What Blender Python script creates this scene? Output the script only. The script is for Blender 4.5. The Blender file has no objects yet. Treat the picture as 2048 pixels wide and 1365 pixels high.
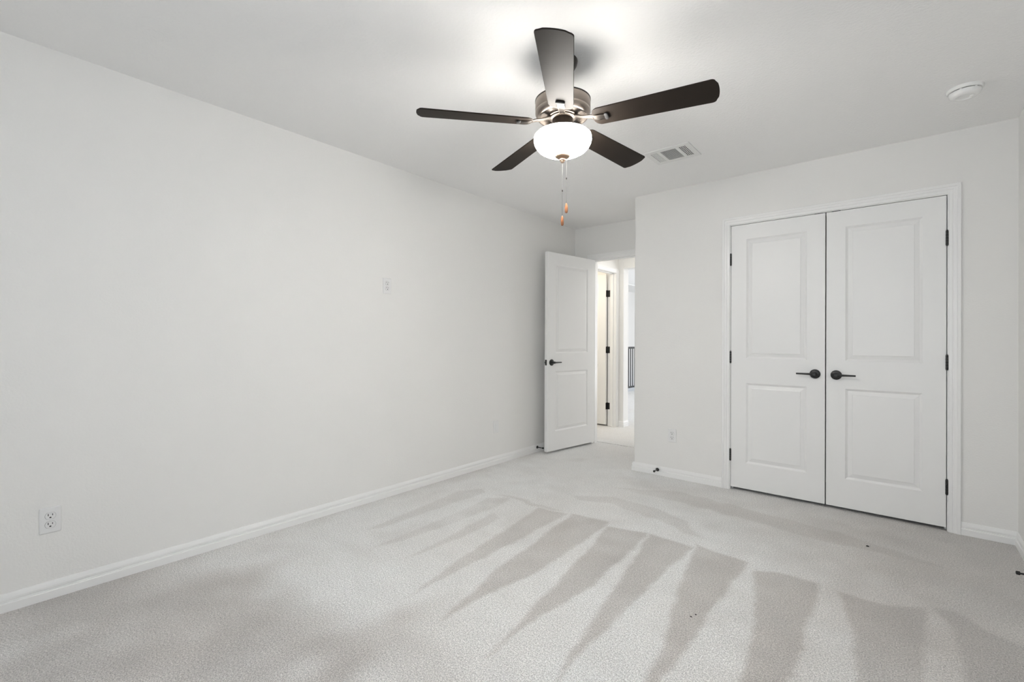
import bpy, bmesh, math
import numpy as np
from mathutils import Vector, Matrix

R = math.radians
PI = math.pi
scene = bpy.context.scene
col = scene.collection

# ------------------------------------------------------------------ camera
YAW, PITCH, ROLL = 0.6982, 0.0033, 0.0046
FPX, PY = 927.12, 678.06                       # focal length / principal row for a 2048 x 1365 frame
CAM = Vector((2.8932, 0.0, 1.1543))
_f = Vector((-math.sin(YAW), math.cos(YAW), 0)); _r = Vector((math.cos(YAW), math.sin(YAW), 0)); _u = Vector((0, 0, 1))
_fw = math.cos(PITCH) * _f + math.sin(PITCH) * _u
_up = -math.sin(PITCH) * _f + math.cos(PITCH) * _u
_r3 = math.cos(ROLL) * _r + math.sin(ROLL) * _up
_u3 = -math.sin(ROLL) * _r + math.cos(ROLL) * _up
cam_data = bpy.data.cameras.new('camera')
cam_data.sensor_width = 36.0
cam_data.lens = FPX / 2048 * 36.0
cam_data.shift_y = -(682.5 - PY) / 2048
cam_data.clip_start = 0.02
cam = bpy.data.objects.new('camera', cam_data)
cam.matrix_world = Matrix(((_r3.x, _u3.x, -_fw.x, CAM.x), (_r3.y, _u3.y, -_fw.y, CAM.y),
                           (_r3.z, _u3.z, -_fw.z, CAM.z), (0, 0, 0, 1)))
col.objects.link(cam)
scene.camera = cam

# ------------------------------------------------------------------ world, daylight, exposure
world = bpy.data.worlds.new('world'); scene.world = world; world.use_nodes = True
world.node_tree.nodes['Background'].inputs[0].default_value = (0.62, 0.78, 1.0, 1)
world.node_tree.nodes['Background'].inputs[1].default_value = 0.5


def area_light(name, loc, direction, sx, sy, power, color):
    l = bpy.data.lights.new(name, 'AREA'); l.shape = 'RECTANGLE'; l.size = sx; l.size_y = sy
    l.energy = power; l.color = color
    o = bpy.data.objects.new(name, l); o.location = loc
    o.rotation_euler = Vector(direction).to_track_quat('-Z', 'Z').to_euler()
    col.objects.link(o); return o


BOWL_GLOW = 86.0          # radiance of the lit frosted bowl, outside
BOWL_INNER = 23.0         # and of its inner face, seen only by the ceiling
area_light('window_fill', (2.45, -1.33, 1.45), (0, 1, 0), 1.2, 1.3, 25, (0.88, 0.94, 1.0))  # added light outside the unseen window, set to fit the room's brightness
area_light('loft_daylight', (2.55, 8.9, 1.5), (-1, 0, 0), 3.0, 2.0, 112, (0.97, 0.98, 1.0))
area_light('hallway_fill', (0.62, 5.2, 2.42), (0, 0, -1), 0.35, 0.35, 4, (1.0, 0.96, 0.90))  # added fill light without a fixture, brightens hall and alcove
bath = bpy.data.lights.new('bathroom_lamp', 'POINT'); bath.energy = 12.5; bath.shadow_soft_size = 0.12; bath.color = (1.0, 0.89, 0.72)
bath_o = bpy.data.objects.new('bathroom_lamp', bath); bath_o.location = (-1.05, 4.98, 1.95); col.objects.link(bath_o)
scene.view_settings.view_transform = 'Standard'
scene.view_settings.look = 'None'
scene.view_settings.gamma = 1.0
scene.view_settings.use_curve_mapping = False
scene.view_settings.exposure = 0.30
scene.cycles.max_bounces = 14
scene.cycles.diffuse_bounces = 10
scene.cycles.use_denoising = True
scene.cycles.sample_clamp_indirect = 6.0


# ------------------------------------------------------------------ materials
def mat(name, color, rough=0.5, metal=0.0, emit=None, strength=0.0, bump=None, spec=0.5, vary=0.0, vscale=3.0):
    m = bpy.data.materials.new(name); m.use_nodes = True
    nt = m.node_tree; N = nt.nodes; L = nt.links
    b = N['Principled BSDF']
    b.inputs['Base Color'].default_value = (*color, 1)
    b.inputs['Roughness'].default_value = rough
    b.inputs['Metallic'].default_value = metal
    b.inputs['Specular IOR Level'].default_value = spec
    tc = N.new('ShaderNodeTexCoord')
    if vary:
        n = N.new('ShaderNodeTexNoise'); n.inputs['Scale'].default_value = vscale; n.inputs['Detail'].default_value = 4
        L.new(tc.outputs['Object'], n.inputs['Vector'])
        r = N.new('ShaderNodeMapRange'); r.inputs[3].default_value = 1 - vary; r.inputs[4].default_value = 1 + vary
        L.new(n.outputs['Fac'], r.inputs[0])
        v = N.new('ShaderNodeVectorMath'); v.operation = 'SCALE'; v.inputs[0].default_value = color
        L.new(r.outputs[0], v.inputs['Scale']); L.new(v.outputs[0], b.inputs['Base Color'])
    if bump:
        scale, dist, detail = bump
        n = N.new('ShaderNodeTexNoise'); n.inputs['Scale'].default_value = scale; n.inputs['Detail'].default_value = detail
        L.new(tc.outputs['Object'], n.inputs['Vector'])
        bp = N.new('ShaderNodeBump'); bp.inputs['Distance'].default_value = dist; bp.inputs['Strength'].default_value = 1.0
        L.new(n.outputs['Fac'], bp.inputs['Height']); L.new(bp.outputs[0], b.inputs['Normal'])
    if emit:
        b.inputs['Emission Color'].default_value = (*emit, 1)
        b.inputs['Emission Strength'].default_value = strength
    return m


M = {}
M['wall'] = mat('wall_paint', (0.80, 0.795, 0.78), 0.62, bump=(110, 0.0009, 2), spec=0.3)
M['ceiling'] = mat('ceiling_paint', (0.89, 0.888, 0.884), 0.75, bump=(75, 0.0020, 2), spec=0.2)
M['trim'] = mat('trim_paint', (0.84, 0.84, 0.835), 0.32, spec=0.4)
M['door'] = mat('door_paint', (0.83, 0.83, 0.825), 0.36, spec=0.4, bump=(300, 0.0003, 2))
M['plate'] = mat('white_plastic', (0.77, 0.77, 0.77), 0.35)
M['gap'] = mat('painted_gap_shade', (0.30, 0.30, 0.295), 0.6)  # grey ring painted in for the shaded recess around each receptacle
M['detector'] = mat('detector_plastic', (0.87, 0.87, 0.86), 0.4)
M['dark'] = mat('dark_slot', (0.02, 0.02, 0.02), 0.6)
M['black'] = mat('black_hardware', (0.013, 0.013, 0.013), 0.38, spec=0.5, vary=0.2, vscale=60)
M['rubber'] = mat('black_rubber', (0.016, 0.016, 0.016), 0.7)
M['metal'] = mat('brushed_bronze_metal', (0.40, 0.345, 0.30), 0.30, 1.0, vary=0.06, vscale=25)
M['iron'] = mat('brushed_nickel_arm', (0.038, 0.033, 0.029), 0.48, 1.0, vary=0.05, vscale=30)
M['blade'] = mat('dark_walnut_blade', (0.0185, 0.0137, 0.0104), 0.55, 0.0, spec=0.12, vary=0.15, vscale=12)
M['hub'] = mat('brushed_bronze_hub', (0.050, 0.042, 0.036), 0.40, 1.0, vary=0.06, vscale=30)
M['canopy'] = mat('dark_bronze', (0.05, 0.045, 0.04), 0.4, 0.7)
M['finial'] = mat('bronze_finial', (0.42, 0.30, 0.22), 0.35, 0.9)
M['glass'] = mat('frosted_glass', (0.88, 0.87, 0.84), 0.35, emit=(1.0, 0.968, 0.922), strength=BOWL_GLOW)
M['glass_inner'] = mat('frosted_glass_inside', (0.88, 0.87, 0.84), 0.5, emit=(1.0, 0.968, 0.922), strength=BOWL_INNER)
_nt = M['glass'].node_tree                       # glow lowered toward the rim to keep the fan hub from clipping
_tc = _nt.nodes.new('ShaderNodeTexCoord'); _sx = _nt.nodes.new('ShaderNodeSeparateXYZ'); _mr = _nt.nodes.new('ShaderNodeMapRange')
_mr.inputs[1].default_value = -.342; _mr.inputs[2].default_value = -.385; _mr.inputs[3].default_value = .22 * BOWL_GLOW; _mr.inputs[4].default_value = BOWL_GLOW
_nt.links.new(_tc.outputs['Object'], _sx.inputs[0]); _nt.links.new(_sx.outputs['Z'], _mr.inputs[0])
_nt.links.new(_mr.outputs[0], _nt.nodes['Principled BSDF'].inputs['Emission Strength'])
M['chain'] = mat('steel_chain', (0.16, 0.155, 0.15), 0.45, 0.8)
M['wood'] = mat('fob_wood', (0.33, 0.13, 0.055), 0.35, vary=0.25, vscale=120)
M['vent'] = mat('vent_enamel', (0.80, 0.80, 0.79), 0.4)
M['duct'] = mat('duct_shade', (0.05, 0.05, 0.05), 0.8)
M['rail'] = mat('railing_black', (0.055, 0.055, 0.057), 0.5)
M['crumb'] = mat('lint', (0.03, 0.027, 0.025), 0.9)
M['pane'] = mat('window_glass', (1, 1, 1), 0.02)
M['pane'].node_tree.nodes['Principled BSDF'].inputs['Transmission Weight'].default_value = 1.0
M['pane'].node_tree.nodes['Principled BSDF'].inputs['IOR'].default_value = 1.02


def carpet_material():
    m = bpy.data.materials.new('cut_pile_carpet'); m.use_nodes = True
    nt = m.node_tree; N = nt.nodes; L = nt.links; b = N['Principled BSDF']
    b.inputs['Roughness'].default_value = 0.95; b.inputs['Specular IOR Level'].default_value = 0.1
    b.inputs['Sheen Weight'].default_value = 0.55; b.inputs['Sheen Roughness'].default_value = 0.45
    tc = N.new('ShaderNodeTexCoord')
    at = N.new('ShaderNodeAttribute'); at.attribute_name = 'pile_lay_shade'

    def noise(scale, detail=3, rough=0.6):
        n = N.new('ShaderNodeTexNoise'); n.inputs['Scale'].default_value = scale
        n.inputs['Detail'].default_value = detail; n.inputs['Roughness'].default_value = rough
        L.new(tc.outputs['Object'], n.inputs['Vector']); return n.outputs['Fac']

    def ramp(src, a, b_, c0, c1):
        r = N.new('ShaderNodeMapRange'); r.inputs[1].default_value = a; r.inputs[2].default_value = b_
        r.inputs[3].default_value = c0; r.inputs[4].default_value = c1; r.clamp = True
        L.new(src, r.inputs[0]); return r.outputs[0]

    def math_(op, a, b_):
        n = N.new('ShaderNodeMath'); n.operation = op
        for i, v in enumerate((a, b_)):
            if isinstance(v, (int, float)): n.inputs[i].default_value = v
            else: L.new(v, n.inputs[i])
        return n.outputs[0]
    fine = noise(225, 2, 0.6)
    tuft = noise(115, 3, 0.6)
    patch = noise(7, 4, 0.6)
    broad = noise(1.3, 2, 0.5)
    fleck = ramp(fine, 0.36, 0.62, 0.57, 1.17)
    tf = ramp(tuft, 0.30, 0.70, 0.77, 1.17)
    pt = ramp(patch, 0.30, 0.70, 0.965, 1.035)
    lay_shade = ramp(at.outputs['Fac'], 0.0, 1.6, 1.0, 0.62)
    k = math_('MULTIPLY', math_('MULTIPLY', fleck, tf), math_('MULTIPLY', pt, lay_shade))
    mix = N.new('ShaderNodeMix'); mix.data_type = 'RGBA'
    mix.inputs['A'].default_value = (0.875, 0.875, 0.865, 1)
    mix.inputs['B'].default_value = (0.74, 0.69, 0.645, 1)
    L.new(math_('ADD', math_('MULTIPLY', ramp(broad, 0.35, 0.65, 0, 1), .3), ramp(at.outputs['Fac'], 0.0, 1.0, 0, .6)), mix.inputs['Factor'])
    v = N.new('ShaderNodeVectorMath'); v.operation = 'SCALE'
    L.new(mix.outputs['Result'], v.inputs[0]); L.new(k, v.inputs['Scale'])
    L.new(v.outputs[0], b.inputs['Base Color'])
    h = math_('ADD', fine, tuft)
    bp = N.new('ShaderNodeBump'); bp.inputs['Distance'].default_value = 0.006; bp.inputs['Strength'].default_value = 0.8
    L.new(h, bp.inputs['Height']); L.new(bp.outputs[0], b.inputs['Normal'])
    return m


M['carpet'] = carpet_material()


# ------------------------------------------------------------------ mesh helpers
class MB:
    def __init__(self):
        self.v = []; self.f = []; self.m = []; self.s = []

    def add(self, verts, faces, mi=0, smooth=False):
        o = len(self.v); self.v += [tuple(p) for p in verts]
        for f in faces:
            self.f.append([i + o for i in f]); self.m.append(mi); self.s.append(smooth)

    def box(self, a, b, mi=0):
        x0, y0, z0 = a; x1, y1, z1 = b
        self.add([(x0, y0, z0), (x1, y0, z0), (x1, y1, z0), (x0, y1, z0), (x0, y0, z1), (x1, y0, z1), (x1, y1, z1), (x0, y1, z1)],
                 [(0, 3, 2, 1), (4, 5, 6, 7), (0, 1, 5, 4), (1, 2, 6, 5), (2, 3, 7, 6), (3, 0, 4, 7)], mi)

    def lathe(self, prof, n=32, mi=0, smooth=True, axis=None, cap=True):
        """prof: list of (radius, height); axis: 3x3 matrix for other axes than z, with origin"""
        M3, org = axis if axis else (Matrix.Identity(3), Vector((0, 0, 0)))
        vs = []; fs = []
        for r, h in prof:
            for i in range(n):
                t = 2 * PI * i / n
                vs.append(M3 @ Vector((r * math.cos(t), r * math.sin(t), h)) + org)
        for k in range(len(prof) - 1):
            for i in range(n):
                j = (i + 1) % n
                fs.append((k * n + i, k * n + j, (k + 1) * n + j, (k + 1) * n + i))
        if cap and prof[0][0] > 1e-6: fs.append(tuple(reversed(range(n))))
        if cap and prof[-1][0] > 1e-6: fs.append(tuple(range((len(prof) - 1) * n, len(prof) * n)))
        self.add(vs, fs, mi, smooth)

    def tube(self, a, b, r, n=12, mi=0, r2=None):
        a = Vector(a); b = Vector(b); d = b - a
        q = d.to_track_quat('Z', 'X').to_matrix()
        self.lathe([(r, 0), (r2 if r2 is not None else r, d.length)], n, mi, True, (q, a))

    def prism(self, poly, z0, z1, mi=0, smooth=False):
        n = len(poly)
        vs = [(x, y, z0) for x, y in poly] + [(x, y, z1) for x, y in poly]
        fs = [tuple(reversed(range(n))), tuple(range(n, 2 * n))]
        self.add(vs, fs, mi)
        self.add(vs, [(i, (i + 1) % n, (i + 1) % n + n, i + n) for i in range(n)], mi, smooth)

    def sweep(self, stations, mi=0, smooth=False, closed=True, caps=True):
        """stations: list of rings (each a list of points, same count)"""
        n = len(stations[0]); vs = [p for s in stations for p in s]; fs = []
        for k in range(len(stations) - 1):
            for i in range(n if closed else n - 1):
                j = (i + 1) % n
                fs.append((k * n + i, k * n + j, (k + 1) * n + j, (k + 1) * n + i))
        if caps:
            fs.append(tuple(reversed(range(n)))); fs.append(tuple(range((len(stations) - 1) * n, len(stations) * n)))
        self.add(vs, fs, mi, smooth)

    def build(self, name, mats, parent=None, loc=(0, 0, 0), rot=(0, 0, 0), bevel=0.0, seg=2, sharp=40):
        me = bpy.data.meshes.new(name)
        me.from_pydata([tuple(p) for p in self.v], [], self.f)
        for mm in (mats if isinstance(mats, (list, tuple)) else [mats]): me.materials.append(mm)
        me.polygons.foreach_set('material_index', self.m)
        me.polygons.foreach_set('use_smooth', self.s)
        bm = bmesh.new(); bm.from_mesh(me); bmesh.ops.recalc_face_normals(bm, faces=bm.faces)
        for e in bm.edges:
            if len(e.link_faces) == 2 and e.calc_face_angle(0) > R(sharp): e.smooth = False
        bm.to_mesh(me); bm.free(); me.update()
        o = bpy.data.objects.new(name, me); o.location = loc; o.rotation_euler = rot
        col.objects.link(o)
        if parent: o.parent = parent
        if bevel:
            md = o.modifiers.new('bevel', 'BEVEL'); md.width = bevel; md.segments = seg; md.limit_method = 'ANGLE'; md.angle_limit = R(40)
        return o


def tag(o, label, cat, group=None, kind=None):
    o['label'] = label; o['category'] = cat
    if group: o['group'] = group
    if kind: o['kind'] = kind
    return o


def empty(name, loc, label, cat, rz=0.0, group=None, kind=None):
    o = bpy.data.objects.new(name, None); o.location = loc; o.rotation_euler = (0, 0, rz); o.empty_display_size = 0.05
    col.objects.link(o); return tag(o, label, cat, group, kind)


def struct(mb, name, m, label, cat, **k):
    return tag(mb.build(name, m, **k), label, cat, kind='structure')


def copy_tree(o, parent=None):
    c = o.copy(); col.objects.link(c)
    if parent: c.parent = parent
    for ch in list(o.children): copy_tree(ch, c)
    return c


# ------------------------------------------------------------------ room dimensions
H = 2.44
YC = 3.880          # closet front wall
XC = 1.063          # side of the closet bump-out
YB = 4.577          # entry wall, room face
XR = 3.406          # right wall
YS = -1.20          # wall behind, with the added window
T = 0.115           # wall thickness
YH = 5.725          # far hall wall, face toward the room
XH = -0.04          # hall left wall face

# ---- floor (bedroom carpet, fine grid carrying the vacuumed pile direction plus painted edge darkening)
SW = [
    ([(0.866, 1.785), (0.80, 2.30), (0.902, 2.25), (0.93, 1.9), (0.884, 1.469)], .45),
    ([(0.984, 2.579), (1.2, 2.605), (1.198, 1.853), (1.196, 1.289), (1.099, 1.768)], .75),
    ([(1.222, 2.624), (1.469, 2.664), (1.487, 2.588), (1.506, 1.894), (1.454, 1.545), (1.445, 1.277), (1.337, 1.75)], .95),
    ([(1.497, 2.597), (1.73, 2.654), (1.749, 2.581), (1.775, 1.931), (1.738, 1.432), (1.741, 1.227), (1.709, 1.426), (1.634, 1.863)], 1.0),
    ([(1.747, 2.661), (1.999, 2.644), (1.999, 2.59), (1.991, 1.967), (1.989, 1.5), (2.011, 1.25), (1.95, 1.5), (1.863, 2.005)], 1.0),
    ([(2.003, 2.684), (2.284, 2.651), (2.282, 2.529), (2.272, 2.012), (2.271, 1.693), (2.277, 1.2), (2.248, 1.45), (2.215, 1.646), (2.137, 2.001)], 1.0),
    ([(2.327, 2.594), (2.47, 2.634), (2.601, 2.629), (2.605, 2.217), (2.603, 1.5), (2.505, 1.5), (2.44, 2.077)], .9),
    ([(2.68, 2.606), (2.819, 2.624), (2.978, 2.68), (2.963, 2.43), (2.944, 1.9), (2.792, 1.8), (2.759, 2.219)], .8),
    ([(3.005, 2.718), (3.067, 2.756), (3.151, 2.642), (3.249, 2.576), (3.3, 2.2), (3.2, 1.9), (3.072, 2.0), (3.072, 2.314), (3.054, 2.56)], .7),
    ([(1.033, 2.95), (1.268, 3.121), (1.635, 3.085), (1.847, 2.989), (2.023, 2.777), (1.675, 2.914), (1.299, 2.964), (1.097, 2.88)], .4),
    ([(0.59, 2.587), (0.683, 2.629), (1.188, 2.637), (0.923, 2.583)], .5),
    ([(0.30, 2.45), (0.41, 2.635), (0.487, 2.578), (0.467, 2.134), (0.458, 1.682), (0.405, 1.593)], .4),
    ([(0.58, 2.50), (0.70, 2.60), (0.75, 2.40), (0.72, 1.80), (0.66, 1.45), (0.62, 2.0)], .4),
    ([(1.15, 3.3), (1.6, 3.55), (2.6, 3.42), (3.1, 3.25), (2.6, 3.22), (1.7, 3.32)], .35),
]


def poly_field(X, Y, poly):
    """signed distance (positive inside)"""
    p = np.array(poly); n = len(p); d = np.full(X.shape, 1e9); inside = np.zeros(X.shape, bool)
    for i in range(n):
        a = p[i]; b = p[(i + 1) % n]; e = b - a
        t = np.clip(((X - a[0]) * e[0] + (Y - a[1]) * e[1]) / (e @ e), 0, 1)
        d = np.minimum(d, np.hypot(X - a[0] - t * e[0], Y - a[1] - t * e[1]))
        if abs(e[1]) > 1e-9:
            c = (a[1] > Y) != (b[1] > Y)
            inside ^= c & (X < a[0] + (Y - a[1]) * e[0] / e[1])
    return np.where(inside, d, -d)


def value_noise(X, Y, s, seed):
    g = np.random.default_rng(seed).random((64, 64))
    u = X / s + 20; v = Y / s + 20; i = np.floor(u).astype(int); j = np.floor(v).astype(int)
    a = u - i; b = v - j; a = a * a * (3 - 2 * a); b = b * b * (3 - 2 * b)
    G = lambda p, q: g[p % 64, q % 64]
    return (G(i, j) * (1 - a) + G(i + 1, j) * a) * (1 - b) + (G(i, j + 1) * (1 - a) + G(i + 1, j + 1) * a) * b


def make_floor():
    st = 0.0145
    xs = np.arange(0, XR + st, st); ys = np.arange(YS, 4.70, st)
    nx, ny = len(xs), len(ys)
    X, Y = np.meshgrid(xs, ys)
    wx = X + (value_noise(X, Y, .12, 1) - .5) * .016 + (value_noise(X, Y, .03, 5) - .5) * .014
    wy = Y + (value_noise(X, Y, .09, 2) - .5) * .04
    lay_shade = np.zeros(X.shape)
    for poly, w in SW:
        s = np.clip(poly_field(wx, wy, poly) / .03 + .5, 0, 1)
        lay_shade = np.maximum(lay_shade, w * s * s * (3 - 2 * s))
    lay_shade += (value_noise(X, Y, .30, 3) - .5) * .32 + (value_noise(X, Y, .10, 4) - .5) * .30
    # darker, less ordered pile toward the closet doors
    lay_shade += np.clip((Y - 2.7) / .3, 0, 1) * np.clip((X - 1.2) / .8, 0, 1) * (.25 + .35 * (value_noise(X * .5, Y, .16, 7) - .5))
    lay_shade += np.clip((X - 2.2) / 1.0, 0, 1) * .95  # rightward light falloff painted in as darker, browner pile
    # near left corner darkening painted into the pile colour
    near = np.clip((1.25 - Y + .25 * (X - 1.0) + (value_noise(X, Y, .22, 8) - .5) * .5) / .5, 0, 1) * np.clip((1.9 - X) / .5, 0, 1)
    lay_shade += near * (.95 + .6 * (value_noise(X, Y, .13, 9) - .5))
    lay_shade += np.clip((.16 - X) / .16, 0, 1) * .35
    lay_shade = np.clip(lay_shade, -.15, 1.6)
    me = bpy.data.meshes.new('floor')
    idx = np.arange(nx * ny).reshape(ny, nx)
    q = np.stack([idx[:-1, :-1], idx[:-1, 1:], idx[1:, 1:], idx[1:, :-1]], -1).reshape(-1, 4)
    V = np.stack([X.ravel(), Y.ravel(), np.zeros(nx * ny)], 1)
    base = nx * ny
    x0, x1, y0, y1 = xs[0], xs[-1], ys[0], ys[-1]
    ex = np.array([(x0, y0, -.12), (x1, y0, -.12), (x1, y1, -.12), (x0, y1, -.12)])
    V = np.concatenate([V, ex])
    faces = q.tolist() + [[base + 3, base + 2, base + 1, base]]
    me.from_pydata(V.tolist(), [], faces)
    a = me.attributes.new('pile_lay_shade', 'FLOAT', 'POINT')
    a.data.foreach_set('value', np.concatenate([lay_shade.ravel(), np.zeros(4)]).astype(np.float32))
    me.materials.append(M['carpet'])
    o = bpy.data.objects.new('floor', me); col.objects.link(o)
    tag(o, 'pale grey cut pile carpet with vacuum stripes across the bedroom', 'floor', kind='structure')


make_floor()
b = MB(); b.box((-0.155, 4.70, -.12), (1.42, 5.875, 0)); b.box((-1.85, 5.875, -.12), (2.6, 12.5, 0))
struct(b, 'floor', M['carpet'], 'pale carpet of the hallway beyond the entry door', 'floor')
b = MB(); b.box((-2.2, 4.70, -.12), (-0.155, 5.725, 0))
struct(b, 'floor', M['carpet'], 'floor of the warm lit room beside the hallway', 'floor')

# ---- ceiling
b = MB(); b.box((-0.115, YS - .115, H), (XR + .115, 4.692, H + .12))
struct(b, 'ceiling', M['ceiling'], 'white textured bedroom ceiling', 'ceiling')
b = MB(); b.box((-2.6, 4.692, H), (2.7, 12.6, H + .12))
struct(b, 'ceiling', M['ceiling'], 'white ceiling above the hallway and loft', 'ceiling')

# ---- walls
b = MB(); b.box((-.115, YS - .115, -.12), (0, YB, H))
struct(b, 'wall_left', M['wall'], 'long bare white wall on the left', 'wall')
WX0, WX1, WZ0, WZ1 = 1.85, 3.05, 0.80, 2.10      # window added in the wall behind the camera
b = MB(); b.box((XR, YS - .115, -.12), (XR + .115, YB + T, H))
struct(b, 'wall_right', M['wall'], 'narrow sliver of white wall at the right edge', 'wall')
b = MB()
b.box((0, YS - .115, -.12), (WX0, YS, H)); b.box((WX1, YS - .115, -.12), (XR, YS, H))
b.box((WX0, YS - .115, -.12), (WX1, YS, WZ0)); b.box((WX0, YS - .115, WZ1), (WX1, YS, H))
struct(b, 'wall_front', M['wall'], 'wall opposite the closet, holding the added window', 'wall')
# closet front wall with a rounded outside corner
DX0, DX1, DZ = 1.8715, 3.1100, 2.0585
rc = 0.016
arc = [(XC + rc - rc * math.cos(t), YC + rc - rc * math.sin(t)) for t in np.linspace(0, PI / 2, 7)]
b = MB()
b.prism(arc + [(DX0 - .018, YC), (DX0 - .018, YC + T), (XC + T, YC + T), (XC + T, YB), (XC, YB)], -.12, H)
b.box((DX1 + .018, YC, -.12), (XR, YC + T, H))
b.box((DX0 - .018, YC, DZ + .018), (DX1 + .018, YC + T, H))
struct(b, 'wall_closet', M['wall'], 'white wall around the closet doors, with a rounded outside corner', 'wall')
# entry wall
EX0, EX1, EZ = 0.232, 1.000, 2.060
b = MB()
b.box((-.155, YB, -.12), (EX0 - .018, YB + T, H)); b.box((EX1 + .018, YB, -.12), (XR, YB + T, H))
b.box((EX0 - .018, YB, EZ + .018), (EX1 + .018, YB + T, H))
struct(b, 'wall_back', M['wall'], 'recessed white wall around the bedroom entry doorway', 'wall')
# hall left wall with the doorway of the warm room
BY0, BY1, BZ = 4.925, 5.655, 2.060
b = MB()
b.box((XH - T, YB + T, -.12), (XH, BY0 - .018, H)); b.box((XH - T, BY1 + .018, -.12), (XH, YH, H))
b.box((XH - T, BY0 - .018, BZ + .018), (XH, BY1 + .018, H))
struct(b, 'wall_hall', M['wall'], 'hallway side wall holding the warm lit doorway', 'wall')
# far hall wall with the opening to the loft
OX0, OZ = 0.040, 2.127
b = MB()
rc2 = .012
arc = [(OX0 - rc2 + rc2 * math.sin(t), YH + rc2 - rc2 * math.cos(t)) for t in np.linspace(0, PI / 2, 6)]
b.prism(arc + [(OX0, YH + .14), (-2.46, YH + .14), (-2.46, YH)], -.12, H)
b.box((OX0, YH, OZ), (1.15, YH + .14, H)); b.box((1.15, YH, -.12), (2.6, YH + .14, H))
struct(b, 'wall_far', M['wall'], 'far hallway wall with the opening toward the bright loft', 'wall')
b = MB(); b.box((1.30, YB + T, -.12), (1.42, YH, H))
struct(b, 'wall_hall', M['wall'], 'right side wall of the hallway', 'wall')
b = MB(); b.box((-2.2, YB + T, -.12), (-2.1, YH, H)); b.box((-2.1, YB + T - .1, -.12), (XH - T, YB + T, H))
struct(b, 'wall_bathroom', M['wall'], 'walls of the warm lit room beside the hallway', 'wall')
b = MB()
b.box((-2.56, YH + .14, -1.2), (-2.46, 12.6, H)); b.box((-2.46, 12.5, -1.2), (2.6, 12.6, H))
b.box((2.6, YH + .14, -.12), (2.7, 7.3, H)); b.box((2.6, 10.5, -.12), (2.7, 12.6, H))
b.box((2.6, 7.3, -.12), (2.7, 10.5, .45)); b.box((2.6, 7.3, 2.38), (2.7, 10.5, H))
struct(b, 'wall_loft', M['wall'], 'bright white wall of the loft behind the railing', 'wall')
b = MB(); b.box((-2.46, YH + .14, H - .02), (-1.81, 12.5, H))
struct(b, 'trim_9', M['wall'], 'slightly lower soffit over the stairwell beyond the railing', 'trim')


# ---- trims
def jamb(name, x0, x1, zt, y0, y1, label, stop=None, along='x', mirror=1):
    """three-sided door jamb lining an opening; along: axis the opening runs on"""
    b = MB(); t = .018

    def bx(a, c):
        if along == 'x': b.box(a, c)
        else: b.box((a[1], a[0], a[2]), (c[1], c[0], c[2]))
    bx((x0 - t, y0, 0), (x0, y1, zt + t)); bx((x1, y0, 0), (x1 + t, y1, zt + t)); bx((x0, y0, zt), (x1, y1, zt + t))
    if stop:
        s0, s1 = stop; d = .011
        bx((x0, s0, 0), (x0 + d, s1, zt)); bx((x1 - d, s0, 0), (x1, s1, zt)); bx((x0 + d, s0, zt - d), (x1 - d, s1, zt))
    return struct(b, name, M['trim'], label, 'door frame')


CAS = [(0.0, 0.0), (0.0, .009), (.004, .011), (.016, .012), (.018, .0105), (.021, .0105), (.024, .013), (.036, .0145), (.039, .0175), (.053, .0175), (.0555, .015), (.0555, 0)]


def casing(name, x0, x1, zt, face, normal, label, along='x', reveal=.005):
    """mitred colonial casing around an opening on the plane `face`, standing out along normal (+1/-1)"""
    b = MB(); xl, xr, z = x0 - reveal, x1 + reveal, zt + reveal

    def P(x, t, zz): return (x, face + normal * t, zz) if along == 'x' else (face + normal * t, x, zz)
    st = [[P(xl - w, t, 0.0) for w, t in CAS], [P(xl - w, t, z + w) for w, t in CAS],
          [P(xr + w, t, z + w) for w, t in CAS], [P(xr + w, t, 0.0) for w, t in CAS]]
    b.sweep(st)
    return struct(b, name, M['trim'], label, 'door casing')


jamb('trim_1', DX0, DX1, DZ, YC, YC + T, 'white lining of the closet door opening', stop=(YC + .042, YC + .08))
casing('trim_2', DX0, DX1, DZ, YC, -1, 'white moulded casing around the closet double doors')
jamb('trim_3', EX0, EX1, EZ, YB, YB + T, 'white lining of the bedroom entry doorway', stop=(YB + .04, YB + .075))
casing('trim_4', EX0, EX1, EZ, YB, -1, 'white moulded casing around the bedroom entry doorway')
casing('trim_5', EX0, EX1, EZ, YB + T, 1, 'white casing on the hall side of the entry doorway')
jamb('trim_6', BY0, BY1, BZ, XH - T, XH, 'cream lit lining of the doorway in the hall', stop=(XH - .072, XH - .035), along='y')
casing('trim_7', BY0, BY1, BZ, XH, 1, 'white moulded casing around the warm lit hall doorway', along='y')

BB = [(0, 0), (.0138, 0), (.0138, .0335), (.0125, .0360), (.0090, .0375), (.0090, .0415), (.0066, .0430), (.0066, .0455), (.0096, .0470), (.0096, .0560), (.0072, .0660), (.004, .0755), (0, .0755)]


def baseboard(name, pts, label):
    """pts: list of ((x, y), (ox, oy)) floor-line stations with the outward direction (mitre-scaled) there"""
    b = MB()
    b.sweep([[(x + ox * d, y + oy * d, z) for d, z in BB] for (x, y), (ox, oy) in pts])
    return struct(b, name, M['trim'], label, 'baseboard')


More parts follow.
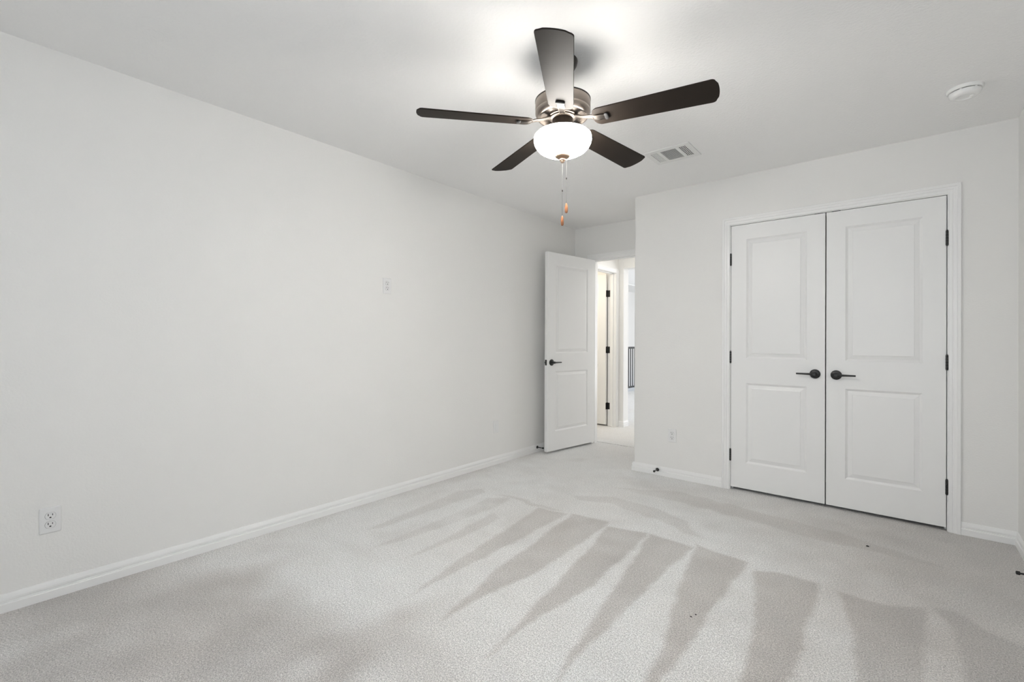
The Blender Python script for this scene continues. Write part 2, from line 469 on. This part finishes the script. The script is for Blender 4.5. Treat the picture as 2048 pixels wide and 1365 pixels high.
baseboard('baseboard_left', [((0, YS), (1, 1)), ((0, YB), (1, -1))], 'white baseboard along the long left wall')
baseboard('baseboard_closet', [((XC, YB), (-1, -1)), ((XC, YC), (-1, -1)), ((DX0 - .0605, YC), (0, -1))],
          'white baseboard wrapping the corner left of the closet doors')
baseboard('baseboard_closet', [((DX1 + .0605, YC), (0, -1)), ((XR, YC), (-1, -1))], 'short white baseboard right of the closet doors')
baseboard('baseboard_right', [((XR, YC), (-1, -1)), ((XR, YS), (-1, 1))], 'white baseboard along the right wall')
baseboard('baseboard_front', [((XR, YS), (-1, 1)), ((0, YS), (1, 1))], 'white baseboard along the wall opposite the closet')
baseboard('baseboard_back', [((0, YB), (1, -1)), ((EX0 - .0605, YB), (0, -1))], 'short white baseboard behind the open entry door')
baseboard('baseboard_hall', [((XH, YH), (1, -1)), ((OX0, YH), (1, -1)), ((OX0, YH + .14), (1, 0))],
          'white baseboard turning the corner at the end of the hall')

# ---- unseen window behind the camera, added to carry the fill light
b = MB(); fw = .05; ya_, yb_ = YS - .08, YS - .03
b.box((WX0, ya_, WZ0), (WX0 + fw, yb_, WZ1)); b.box((WX1 - fw, ya_, WZ0), (WX1, yb_, WZ1))
b.box((WX0 + fw, ya_, WZ0), (WX1 - fw, yb_, WZ0 + fw)); b.box((WX0 + fw, ya_, WZ1 - fw), (WX1 - fw, yb_, WZ1))
b.box((WX0 + fw, ya_, 1.43), (WX1 - fw, yb_, 1.47))
w = struct(b, 'added_window_1', M['trim'], 'white framed window added unseen opposite the closet', 'window', bevel=.003)
b = MB(); b.box((WX0 - .03, YS, WZ0 - .025), (WX1 + .03, YS + .04, WZ0))
b.build('added_window_sill', M['trim'], w, bevel=.004)


# ------------------------------------------------------------------ doors
RINGS = [(0, 0), (.0125, .0092), (.0150, .0098), (.0385, .0032), (.0398, .0006)]


def door_leaf(w, h, t, side_in, low, high):
    """slab with two raised panels on both faces; local x 0..w, y 0..t, z 0..h"""
    b = MB()
    xs = [0, side_in, w - side_in, w]; zs = [0, low[0], low[1], high[0], high[1], h]
    for sgn, y0 in ((1, 0.0), (-1, t)):
        for i in range(3):
            for k in range(5):
                if i == 1 and k in (1, 3):
                    xa, xb, za, zb = xs[1], xs[2], zs[k], zs[k + 1]; prev = None
                    for ins, dep in RINGS:
                        ring = [(xa + ins, y0 + sgn * dep, za + ins), (xb - ins, y0 + sgn * dep, za + ins),
                                (xb - ins, y0 + sgn * dep, zb - ins), (xa + ins, y0 + sgn * dep, zb - ins)]
                        if prev: b.add(prev + ring, [(q, (q + 1) % 4, 4 + (q + 1) % 4, 4 + q) for q in range(4)])
                        prev = ring
                    b.add(prev, [(0, 1, 2, 3)])
                else:
                    b.add([(xs[i], y0, zs[k]), (xs[i + 1], y0, zs[k]), (xs[i + 1], y0, zs[k + 1]), (xs[i], y0, zs[k + 1])], [(0, 1, 2, 3)])
    b.add([(0, 0, 0), (w, 0, 0), (w, t, 0), (0, t, 0), (0, 0, h), (w, 0, h), (w, t, h), (0, t, h)],
          [(0, 3, 2, 1), (4, 5, 6, 7), (0, 4, 7, 3), (1, 2, 6, 5)])
    return b


def weld(o):
    bm = bmesh.new(); bm.from_mesh(o.data); bmesh.ops.remove_doubles(bm, verts=bm.verts, dist=1e-5)
    bmesh.ops.recalc_face_normals(bm, faces=bm.faces); bm.to_mesh(o.data); bm.free()
    md = o.modifiers.new('bevel', 'BEVEL'); md.width = .0012; md.segments = 2; md.limit_method = 'ANGLE'; md.angle_limit = R(50)
    return o


def lever_handle(parent, x, z, y, sgn_x, sgn_y):
    """round rosette with a slim straight lever; sgn_x: way the lever points, sgn_y: way it stands out from the door"""
    ax = (Matrix(((1, 0, 0), (0, 0, sgn_y), (0, 1, 0))), Vector((x, y, z)))
    b = MB(); b.lathe([(.0, 0), (.0315, 0), (.0325, .002), (.0325, .007), (.030, .0095), (.022, .011), (.0135, .0125), (.0125, .016), (.0115, .042), (.012, .050), (.009, .053), (0, .053)], 36, axis=ax)
    r = b.build('lever_handle', M['black'], parent)
    b = MB(); n = 10; st = []
    for q in range(n + 1):
        u = q / n; xx = x + sgn_x * (-.010 + u * .120); hh = .0085 - .0030 * u; dd = .0060 - .001 * u
        yy = y + sgn_y * (.0455 - .006 * math.sin(u * PI / 2) ** 2)
        st.append([(xx, yy + dd * math.cos(t) * sgn_y, z + hh * math.sin(t)) for t in np.linspace(0, 2 * PI, 13)[:-1]])
    b.sweep(st, smooth=True); b.build('lever', M['black'], r)
    return r


def hinge(parent, x, y, z, leaf=None):
    b = MB(); h = .089
    for k in range(5):
        b.lathe([(.0, -h / 2 + k * h / 5 + .0004), (.0062, -h / 2 + k * h / 5 + .0004), (.0066, -h / 2 + k * h / 5 + .0014), (.0066, -h / 2 + (k + 1) * h / 5 - .0014), (.0062, -h / 2 + (k + 1) * h / 5 - .0004), (0, -h / 2 + (k + 1) * h / 5 - .0004)], 14,
                axis=(Matrix.Identity(3), Vector((x, y, z))))
    b.lathe([(0, h / 2), (.005, h / 2), (.0045, h / 2 + .004), (0, h / 2 + .005)], 12, axis=(Matrix.Identity(3), Vector((x, y, z))))
    b.lathe([(0, -h / 2 - .004), (.0045, -h / 2 - .003), (.005, -h / 2), (0, -h / 2)], 12, axis=(Matrix.Identity(3), Vector((x, y, z))))
    if leaf:
        for (a, c) in leaf: b.box((a[0], a[1], z - h / 2), (c[0], c[1], z + h / 2))
    return b.build('hinge', M['black'], parent)


ZB, ZT = 0.023, 2.0545
HZ = (1.793, 1.031, 0.270)
LOW, HIGH = (.197, .811), (1.000, 1.918)
# closet double doors
d1 = door_leaf(.6125, ZT - ZB, .035, .108, LOW, HIGH).build('door_1', M['door'], loc=(1.8747, YC, ZB)); weld(d1)
tag(d1, 'left leaf of the closet double doors, lever pointing left', 'door', kind='structure')
d2 = door_leaf(.6110, ZT - ZB, .035, .108, LOW, HIGH).build('door_2', M['door'], loc=(2.4943, YC, ZB)); weld(d2)
tag(d2, 'right leaf of the closet double doors, lever pointing right', 'door', kind='structure')
lever_handle(d1, .6125 - .058, .927 - ZB, 0, -1, -1)
lever_handle(d2, .058, .926 - ZB, 0, 1, -1)
for z in HZ:
    hinge(d1, -.0025, -.004, z - ZB); hinge(d2, .6110 + .0030, -.004, z - ZB)
for dd, x0, x1 in ((d1, .548, .598), (d2, .030, .080)):
    b = MB(); b.box((x0, -.0015, ZT - ZB - .0005), (x1, .026, ZT - ZB + .0035))
    b.build('ball_catch', M['black'], dd)

# bedroom entry door, swung open into the room toward the left wall
LW, LT = .762, .036
ang = math.atan2(3.821 - 4.575, .155 - .265)
_c, _s = math.cos(ang), math.sin(ang)
d3 = door_leaf(LW, 2.032, LT, .122, LOW, HIGH).build('door_3', M['door'], loc=(.265 + LT * _s, 4.573 - LT * _c, .025), rot=(0, 0, ang)); weld(d3)
tag(d3, 'open white two panel entry door beside the left wall', 'door', kind='structure')
lever_handle(d3, LW - .060, .905, LT, -1, 1)
lever_handle(d3, LW - .060, .905, 0, -1, -1)
b = MB(); b.box((LW - .0005, .006, .905 - .0285), (LW + .0018, LT - .006, .905 + .0285)); b.build('latch_plate', M['black'], d3, bevel=.001)
b = MB(); b.prism([(LW, .011), (LW + .012, .0125), (LW + .012, .017), (LW + .002, .025), (LW, .025)], .905 - .009, .905 + .009); b.build('latch_bolt', M['black'], d3)
for z in HZ: hinge(d3, -.006, -.004, z - .025)

# door of the warm lit room, swung inward from its far jamb
d4 = door_leaf(.711, 2.032, .035, .115, LOW, HIGH).build('door_4', M['door'], loc=(-.1645, 5.6485, .022), rot=(0, 0, R(180 + 1.5))); weld(d4)
tag(d4, 'door standing open in the warm lit hall doorway, black hinges', 'door', kind='structure')
for z in HZ:
    hinge(d4, -.003, -.0045, z - .022, leaf=[((-.0018, .002), (0, .033)), ((-.042, -.0066), (-.009, -.0048))])


# ------------------------------------------------------------------ ceiling fan
FX, FY = 1.700, 1.777
fan = empty('ceiling_fan', (FX, FY, H), 'dark five blade ceiling fan with a lit frosted glass bowl', 'ceiling fan')


def fz(z): return z - H


b = MB(); b.lathe([(0, 0), (.066, 0), (.067, -.006), (.064, -.022), (.054, -.038), (.036, -.050), (.020, -.056), (0, -.056)], 40)
b.build('canopy', M['canopy'], fan)
b = MB(); b.lathe([(.0135, -.05), (.0135, fz(2.272)), (.022, fz(2.268)), (.026, fz(2.254)), (0, fz(2.254))], 24)
b.build('downrod', M['canopy'], fan)
b = MB()
b.lathe([(0, fz(2.2585)), (.110, fz(2.2585)), (.1235, fz(2.258)), (.1272, fz(2.2560))], 72, 1, cap=False)
b.lathe([(.1272, fz(2.2560)), (.1272, fz(2.2520)), (.1255, fz(2.2520))], 72, 1, cap=False)
b.lathe([(.1255, fz(2.2520)), (.1262, fz(2.249)), (.1262, fz(2.212)), (.1245, fz(2.2095)), (.1245, fz(2.2075)), (.1262, fz(2.205)), (.1258, fz(2.198)), (.1225, fz(2.188)), (.1165, fz(2.1805)), (.111, fz(2.1785))], 72, 0, cap=False)
b.lathe([(.111, fz(2.1785)), (.107, fz(2.1800)), (.102, fz(2.186)), (.090, fz(2.1895)), (.072, fz(2.1880)), (.070, fz(2.1855)), (.0, fz(2.1855))], 72, 2, cap=False)
b.build('motor_housing', [M['metal'], M['canopy'], M['hub']], fan)
b = MB()
b.lathe([(0, fz(2.187)), (.0665, fz(2.187)), (.0675, fz(2.184)), (.0675, fz(2.181)), (.0655, fz(2.179)), (.060, fz(2.1785)), (.060, fz(2.174)), (.056, fz(2.171)), (0, fz(2.171))], 60, 0)
for k in range(10):
    t = R(-58.79 + 18 + 36 * k + (9 if k % 2 else -9))
    b.lathe([(.0, 0), (.0042, 0), (.0042, -.003), (.0025, -.0045), (0, -.0045)], 10, 1, axis=(Matrix.Identity(3), Vector((.0615 * math.cos(t), .0615 * math.sin(t), fz(2.1775)))))
b.build('flywheel', [M['hub'], M['iron']], fan)
b = MB()
b.lathe([(0, fz(2.174)), (.046, fz(2.174)), (.0475, fz(2.170)), (.0475, fz(2.124)), (.052, fz(2.118)), (.058, fz(2.112)), (.058, fz(2.106)), (0, fz(2.106))], 56)
b.build('switch_housing', M['hub'], fan)

TILT = -0.2053
ZBL = fz(2.1506)


def blade_outline():
    r0, r1 = .142, .660
    pts = []
    w0, w1 = .055, .0668
    # root: half-rounded end
    for t in np.linspace(PI / 2, 3 * PI / 2, 15):
        c, s_ = math.cos(t), math.sin(t)
        pts.append((r0 + .034 + .034 * c, w0 * math.copysign(abs(s_) ** .8, s_)))
    # lower long edge to the tip corner, rounded, then the slightly bowed tip
    rr = .016
    tip = lambda v: r1 - .012 * (v / w1) ** 2
    for t in np.linspace(-PI / 2, -.18, 6): pts.append((tip(w1) - rr + rr * math.cos(t), -w1 + rr + rr * math.sin(t)))
    for v in np.linspace(-w1 + rr, w1 - rr, 9)[1:-1]: pts.append((tip(v), v))
    for t in np.linspace(.18, PI / 2, 6): pts.append((tip(w1) - rr + rr * math.cos(t), w1 - rr + rr * math.sin(t)))
    return pts


def tilted(r, v, h):
    """point at radius r, offset v across the blade and h above its mid plane, with the blade pitch"""
    return (r, v * math.cos(TILT) - h * math.sin(TILT), ZBL + v * math.sin(TILT) + h * math.cos(TILT))


def make_blade():
    o_ = blade_outline(); n = len(o_); th = .0028
    b = MB(); e = .0012
    cx = .4
    ins = [((r - cx) * (1 - e / .25) + cx, v * (1 - e / .065)) for r, v in o_]
    rings = [[tilted(r, v, -th) for r, v in ins], [tilted(r, v, -th + e) for r, v in o_], [tilted(r, v, th - e) for r, v in o_], [tilted(r, v, th) for r, v in ins]]
    b.sweep(rings)
    bl = b.build('blade', M['blade'], fan)
    # curved blade arm underneath, from the flywheel out to the blade
    b = MB(); st = []
    for u in np.linspace(0, 1, 19):
        r = .052 + u * .148
        k = min(1, max(0, (u - .25) / .55)); k = k * k * (3 - 2 * k)
        dip = -.013 * math.sin(PI * min(1, u / .72)) ** 2
        hw = .0125 + .0015 * math.cos(u * PI) + .0065 * k
        if u > .93: hw *= .93
        zc = (fz(2.176) + dip) * (1 - k) + (ZBL - .0062) * k
        tt = TILT * k; th_ = .0036
        ring = []
        for v, h in ((-1, -.4), (-.82, -1), (-.45, -1), (-.40, -.72), (.40, -.72), (.45, -1), (.82, -1), (1, -.4), (1, .6), (.8, 1), (-.8, 1), (-1, .6)):
            vv = v * hw; hh = h * th_
            ring.append((r, vv * math.cos(tt) - hh * math.sin(tt), zc + vv * math.sin(tt) + hh * math.cos(tt)))
        st.append(ring)
    b.sweep(st, smooth=True)
    arm = b.build('blade_arm', M['iron'], bl)
    b = MB(); st = []
    for r, k in ((.1985, .9), (.200, 1), (.2085, 1), (.2125, .88), (.2145, .6)):
        ring = []
        for t in np.linspace(0, 2 * PI, 17)[:-1]:
            c, s_ = math.cos(t), math.sin(t)
            ring.append(tilted(r, .0205 * k * math.copysign(abs(c) ** .5, c), -.0068 + .0048 * k * math.copysign(abs(s_) ** .6, s_)))
        st.append(ring)
    b.sweep(st, smooth=True)
    b.build('arm_end_cap', M['rubber'], arm)
    return bl


AZ = -58.79
bl0 = make_blade(); bl0.rotation_euler = (0, 0, R(AZ))
for k in range(1, 5):
    c = copy_tree(bl0, fan); c.rotation_euler = (0, 0, R(AZ + 72 * k))

# glass bowl, open at the top, with a bronze finial
b = MB()
outer = [(.1180, 2.1000), (.124, 2.0985), (.1295, 2.093), (.1320, 2.084), (.1318, 2.074), (.1288, 2.060), (.1215, 2.046), (.108, 2.031), (.088, 2.019), (.062, 2.0105), (.034, 2.006), (.010, 2.005)]
inner = [(r - .004 if r > .02 else r, z + .004) for r, z in outer]
b.lathe([(r, fz(z)) for r, z in outer] + [(0, fz(2.005))], 72, 0, cap=False)
b.lathe([(.118, fz(2.1000))] + [(r, fz(z)) for r, z in inner] + [(0, fz(2.009))], 72, 1, cap=False)
bowl = b.build('light_bowl', [M['glass'], M['glass_inner']], fan)
b = MB()
b.lathe([(.0, fz(2.006)), (.0325, fz(2.0050)), (.0342, fz(2.0010)), (.0315, fz(1.9965)), (.020, fz(1.9930)), (.0135, fz(1.991)), (.0125, fz(1.988)), (.0145, fz(1.9865)), (.0145, fz(1.9835)), (.010, fz(1.981)), (.0095, fz(1.976)), (.006, fz(1.972)), (0, fz(1.9715))], 36)
b.build('finial', M['finial'], bowl)


def pull_chain(dx, dy, ztop, zcon, zfob):
    b = MB(); z = ztop
    while z > zfob + .002:
        b.lathe([(0, z), (.0006, z - .0004), (.0009, z - .0016), (.0006, z - .0028), (0, z - .0032)], 6, 0, axis=(Matrix.Identity(3), Vector((dx, dy, -H))))
        z -= .0034
    b.tube((dx, dy, ztop - H), (dx, dy, zfob - H), .0005, 6)
    c = b.build('pull_chain', M['chain'], fan)
    b = MB(); b.lathe([(0, .005), (.002, .004), (.0026, 0), (.002, -.004), (0, -.005)], 10, axis=(Matrix.Identity(3), Vector((dx, dy, zcon - H))))
    b.build('chain_connector', M['canopy'], c)
    b = MB(); b.lathe([(0, 0), (.0022, -.0005), (.0042, -.006), (.0062, -.016), (.0072, -.027), (.0070, -.036), (.0060, -.0425), (.0035, -.0455), (0, -.046)], 20, axis=(Matrix.Identity(3), Vector((dx, dy, zfob - H))))
    b.build('wooden_fob', M['wood'], c)


pull_chain(0.0, 0.0, 1.975, 1.843, 1.728)
pull_chain(.0143, .0118, 1.992, 1.900, 1.786)


# ------------------------------------------------------------------ ceiling vent and smoke detector
vent = empty('ceiling_vent', (1.690, 3.132, H), 'white three way air register in the ceiling', 'air vent')
b = MB(); X0, X1, Y0, Y1 = -.150, .153, -.127, .130
secs = [(-.117, -.068), (-.051, .053), (.073, .120)]; ya, yb = -.090, .090
fr = [X0] + [v for s_ in secs for v in s_] + [X1]


def plate(x0, x1, y0, y1): b.box((x0, y0, -.007), (x1, y1, -.0005))


plate(X0, X1, Y0, ya); plate(X0, X1, yb, Y1)
for x0, x1 in ((X0, secs[0][0]), (secs[0][1], secs[1][0]), (secs[1][1], secs[2][0]), (secs[2][1], X1)): plate(x0, x1, ya, yb)
b.build('frame', M['vent'], vent)
b = MB(); b.box((-.118, -.091, -.0012), (.121, .091, -.0004)); b.build('dark_backing', M['duct'], vent)  # dark plate stands in for the unlit duct above the louvers


def slat(b, p0, p1, wdir, wid, th=.0008):
    p0 = Vector(p0); p1 = Vector(p1); wdir = Vector(wdir).normalized(); nn = (p1 - p0).normalized().cross(wdir)
    rings = []
    for p in (p0, p1): rings.append([p + wdir * wid / 2 * a + nn * th * c for a, c in ((-1, -1), (1, -1), (1, 1), (-1, 1))])
    b.sweep(rings)


b = MB()
for k in range(5):
    x = secs[0][0] + .006 + k * .0095
    slat(b, (x, ya, -.0045), (x, yb, -.0045), (1, 0, .10), .0070)
b.build('louver', M['vent'], vent)
b = MB()
for k in range(16):
    y = ya + .006 + k * .0113
    slat(b, (secs[1][0], y, -.0045), (secs[1][1], y, -.0045), (0, 1, .75), .0075)
b.build('louver', M['vent'], vent)
b = MB()
for k in range(5):
    x = secs[2][0] + .0015 + k * .0112
    slat(b, (x, ya, -.0045), (x, yb, -.0045), (1, 0, -.45), .0056)
for k in range(1, 7):
    y = ya + k * .0257; b.box((secs[2][0], y - .0016, -.0050), (secs[2][1], y + .0016, -.0030))
b.build('louver', M['vent'], vent)

smoke = empty('smoke_detector', (3.139, 3.262, H), 'round white smoke detector on the ceiling near the right wall', 'smoke detector')
b = MB(); b.lathe([(0, 0), (.0700, 0), (.0705, -.004), (.0690, -.012), (.0655, -.0155), (.058, -.0160), (0, -.0160)], 56); b.build('base_plate', M['detector'], smoke)
b = MB(); b.lathe([(0, -.0160), (.0570, -.0160), (.0570, -.0195), (0, -.0195)], 56); b.build('vent_gap', M['dark'], smoke)
b = MB()
b.lathe([(0, -.0190), (.0600, -.0190), (.0612, -.0205), (.0610, -.027), (.0575, -.036), (.050, -.042), (.040, -.0450), (.036, -.0445), (.032, -.040), (.022, -.0392), (0, -.0392)], 56)
for k in range(6):
    t = R(10 + 60 * k); c_, s_ = math.cos(t), math.sin(t)
    b.box((.0575 * c_ - .004, .0575 * s_ - .004, -.0195), (.0575 * c_ + .004, .0575 * s_ + .004, -.0158))
b.build('cover', M['detector'], smoke)
b = MB(); b.lathe([(0, -.0395), (.013, -.0395), (.0135, -.0425), (.011, -.0445), (0, -.0448)], 28, axis=(Matrix.Identity(3), Vector((.030, .012, 0)))); b.build('test_button', M['detector'], smoke)


# ------------------------------------------------------------------ outlets
def rounded(w, h, r, n=5, cx=0, cz=0):
    pts = []
    for (sx, sz, a0) in ((1, -1, -PI / 2), (1, 1, 0), (-1, 1, PI / 2), (-1, -1, PI)):
        for t in np.linspace(0, PI / 2, n):
            pts.append((cx + sx * (w / 2 - r) + r * math.cos(a0 + t), cz + sz * (h / 2 - r) + r * math.sin(a0 + t)))
    return pts


def ring_stack(b, layers, mi=0):
    """layers: list of (outline [(x, z)], y); stacked into one closed solid"""
    b.sweep([[(x, y, z) for x, z in o_] for o_, y in layers], mi)


def wall_plate(w=.070, h=.1145):
    b = MB()
    ring_stack(b, [(rounded(w, h, .004), 0), (rounded(w, h, .004), -.0025), (rounded(w - .003, h - .003, .0035), -.0048), (rounded(w - .010, h - .010, .003), -.0058)])
    return b


def duplex_face(cz):
    o_ = []
    for t in np.linspace(0, 2 * PI, 33)[:-1]:
        o_.append((.0170 * math.cos(t), cz + max(-.0138, min(.0138, .0170 * math.sin(t)))))
    sh = [(x * .95, cz + (z - cz) * .95) for x, z in o_]
    rim = [(x * 1.055, cz + (z - cz) * 1.055) for x, z in o_]
    b = MB(); ring_stack(b, [(rim, -.005), (rim, -.00605)], 1); ring_stack(b, [(o_, -.005), (o_, -.0072), (sh, -.0080)])
    return b


def outlet(loc, rz, label):
    e = empty('wall_outlet', loc, label, 'outlet', rz=rz, group='duplex outlets on the bedroom walls')
    wall_plate().build('cover_plate', M['plate'], e)
    for cz in (.0195, -.0195):
        f = duplex_face(cz).build('receptacle', [M['plate'], M['gap']], e)
        b = MB()
        b.box((-.0083, -.0083, cz + .0003), (-.0057, -.0076, cz + .0102)); b.box((.0056, -.0083, cz + .0012), (.0080, -.0076, cz + .0092))
        b.prism([(.0036 * math.cos(t), .0030 * math.sin(t)) for t in np.linspace(0, 2 * PI, 13)[:-1]], 0, .0007)
        n0 = len(b.v) - 48
        for q in range(n0, len(b.v)):
            x, y, z = b.v[q]; b.v[q] = (x, -.0083 + z, cz - .0068 + y)
        b.build('slots', M['dark'], f)
    b = MB(); b.lathe([(0, .0058), (.0030, .0058), (.0028, .0068), (0, .0070)], 16, axis=(Matrix(((1, 0, 0), (0, 0, -1), (0, 1, 0))), Vector((0, 0, 0)))); b.build('plate_screw', M['plate'], e)
    return e


outlet((0, .263, .347), PI / 2, 'white duplex outlet low on the left wall, nearest the camera')
outlet((0, 2.0165, 1.550), PI / 2, 'white duplex outlet high on the left wall')
outlet((1.4125, YC, .354), 0, 'white duplex outlet low beside the closet doors')
cp = empty('wall_plate', (0, 3.222, .348), 'small white cable plate low on the left wall near the open door', 'wall plate', rz=PI / 2)
wall_plate().build('cover_plate', M['plate'], cp)
b = MB(); ring_stack(b, [(rounded(.033, .067, .002), -.005), (rounded(.033, .067, .002), -.0075), (rounded(.031, .065, .002), -.0082)]); b.build('insert', M['plate'], cp)


# ------------------------------------------------------------------ door stops
def door_stop(loc, rz, label, length):
    e = empty('door_stop', loc, label, 'door stop', rz=rz, group='black rigid door stops on the baseboards')
    A = (Matrix(((1, 0, 0), (0, 0, -1), (0, 1, 0))), Vector((0, 0, 0)))
    b = MB(); b.lathe([(0, 0), (.0150, 0), (.0152, .002), (.0140, .005), (.0085, .0085), (.0060, .011), (0, .011)], 24, axis=A); b.build('flange', M['black'], e)
    b = MB(); b.lathe([(0, .008), (.0052, .008), (.0045, .02), (.0045, length - .016), (.0055, length - .013), (0, length - .013)], 16, axis=A); b.build('rod', M['black'], e)
    b = MB(); b.lathe([(0, length - .014), (.0085, length - .014), (.0090, length - .010), (.0086, length - .002), (.0060, length), (0, length)], 20, axis=A); b.build('rubber_tip', M['rubber'], e)
    return e


door_stop((.0110, 3.848, .050), PI / 2, 'black door stop on the left baseboard behind the open entry door', .082)
door_stop((1.289, YC - .0130, .047), 0, 'black door stop on the short baseboard left of the closet', .076)
door_stop((XR - .0125, 3.272, .048), -PI / 2, 'black door stop at the right edge, on the right baseboard', .076)

# ------------------------------------------------------------------ lint on the carpet
for (x, y, r, lab) in ((2.750, 3.296, .0058, 'dark lint speck on the carpet in front of the right closet door'),
                       (2.222, 1.972, .0032, 'left of two tiny dark specks on the striped carpet'),
                       (2.233, 2.000, .0034, 'right of two tiny dark specks on the striped carpet')):
    b = MB(); rg = np.random.default_rng(int(x * 1000)); pr = []
    for k, h in ((0, 0), (.8, .1), (1, .5), (.7, .9), (0, 1.1)): pr.append((r * k, r * h))
    b.lathe(pr, 9)
    b.v = [(p[0] * 1.4 + rg.normal() * r * .15, p[1] * .8 + rg.normal() * r * .15, max(0, p[2] + rg.normal() * r * .08)) for p in b.v]
    tag(b.build('lint_speck', M['crumb'], loc=(x, y, 0)), lab, 'lint')

# ------------------------------------------------------------------ loft railing
rl = empty('railing', (-1.81, 9.95, 0), 'black metal balustrade in the loft seen through the doorway', 'railing')
b = MB(); b.box((-.026, -.70, .975), (.026, .70, 1.020)); b.build('handrail', M['rail'], rl, bevel=.004)
b = MB(); b.box((-.020, -.70, .090), (.020, .70, .125)); b.build('bottom_rail', M['rail'], rl)
for k in range(-6, 7):
    b = MB(); b.box((-.0085, .0540 + k * .1025 - .0085, .12), (.0085, .0540 + k * .1025 + .0085, .98)); b.build('baluster', M['rail'], rl)
for k in (-1, 1):
    b = MB(); b.box((-.04, k * .74 - .04, 0), (.04, k * .74 + .04, 1.06)); b.build('newel_post', M['rail'], rl, bevel=.004)
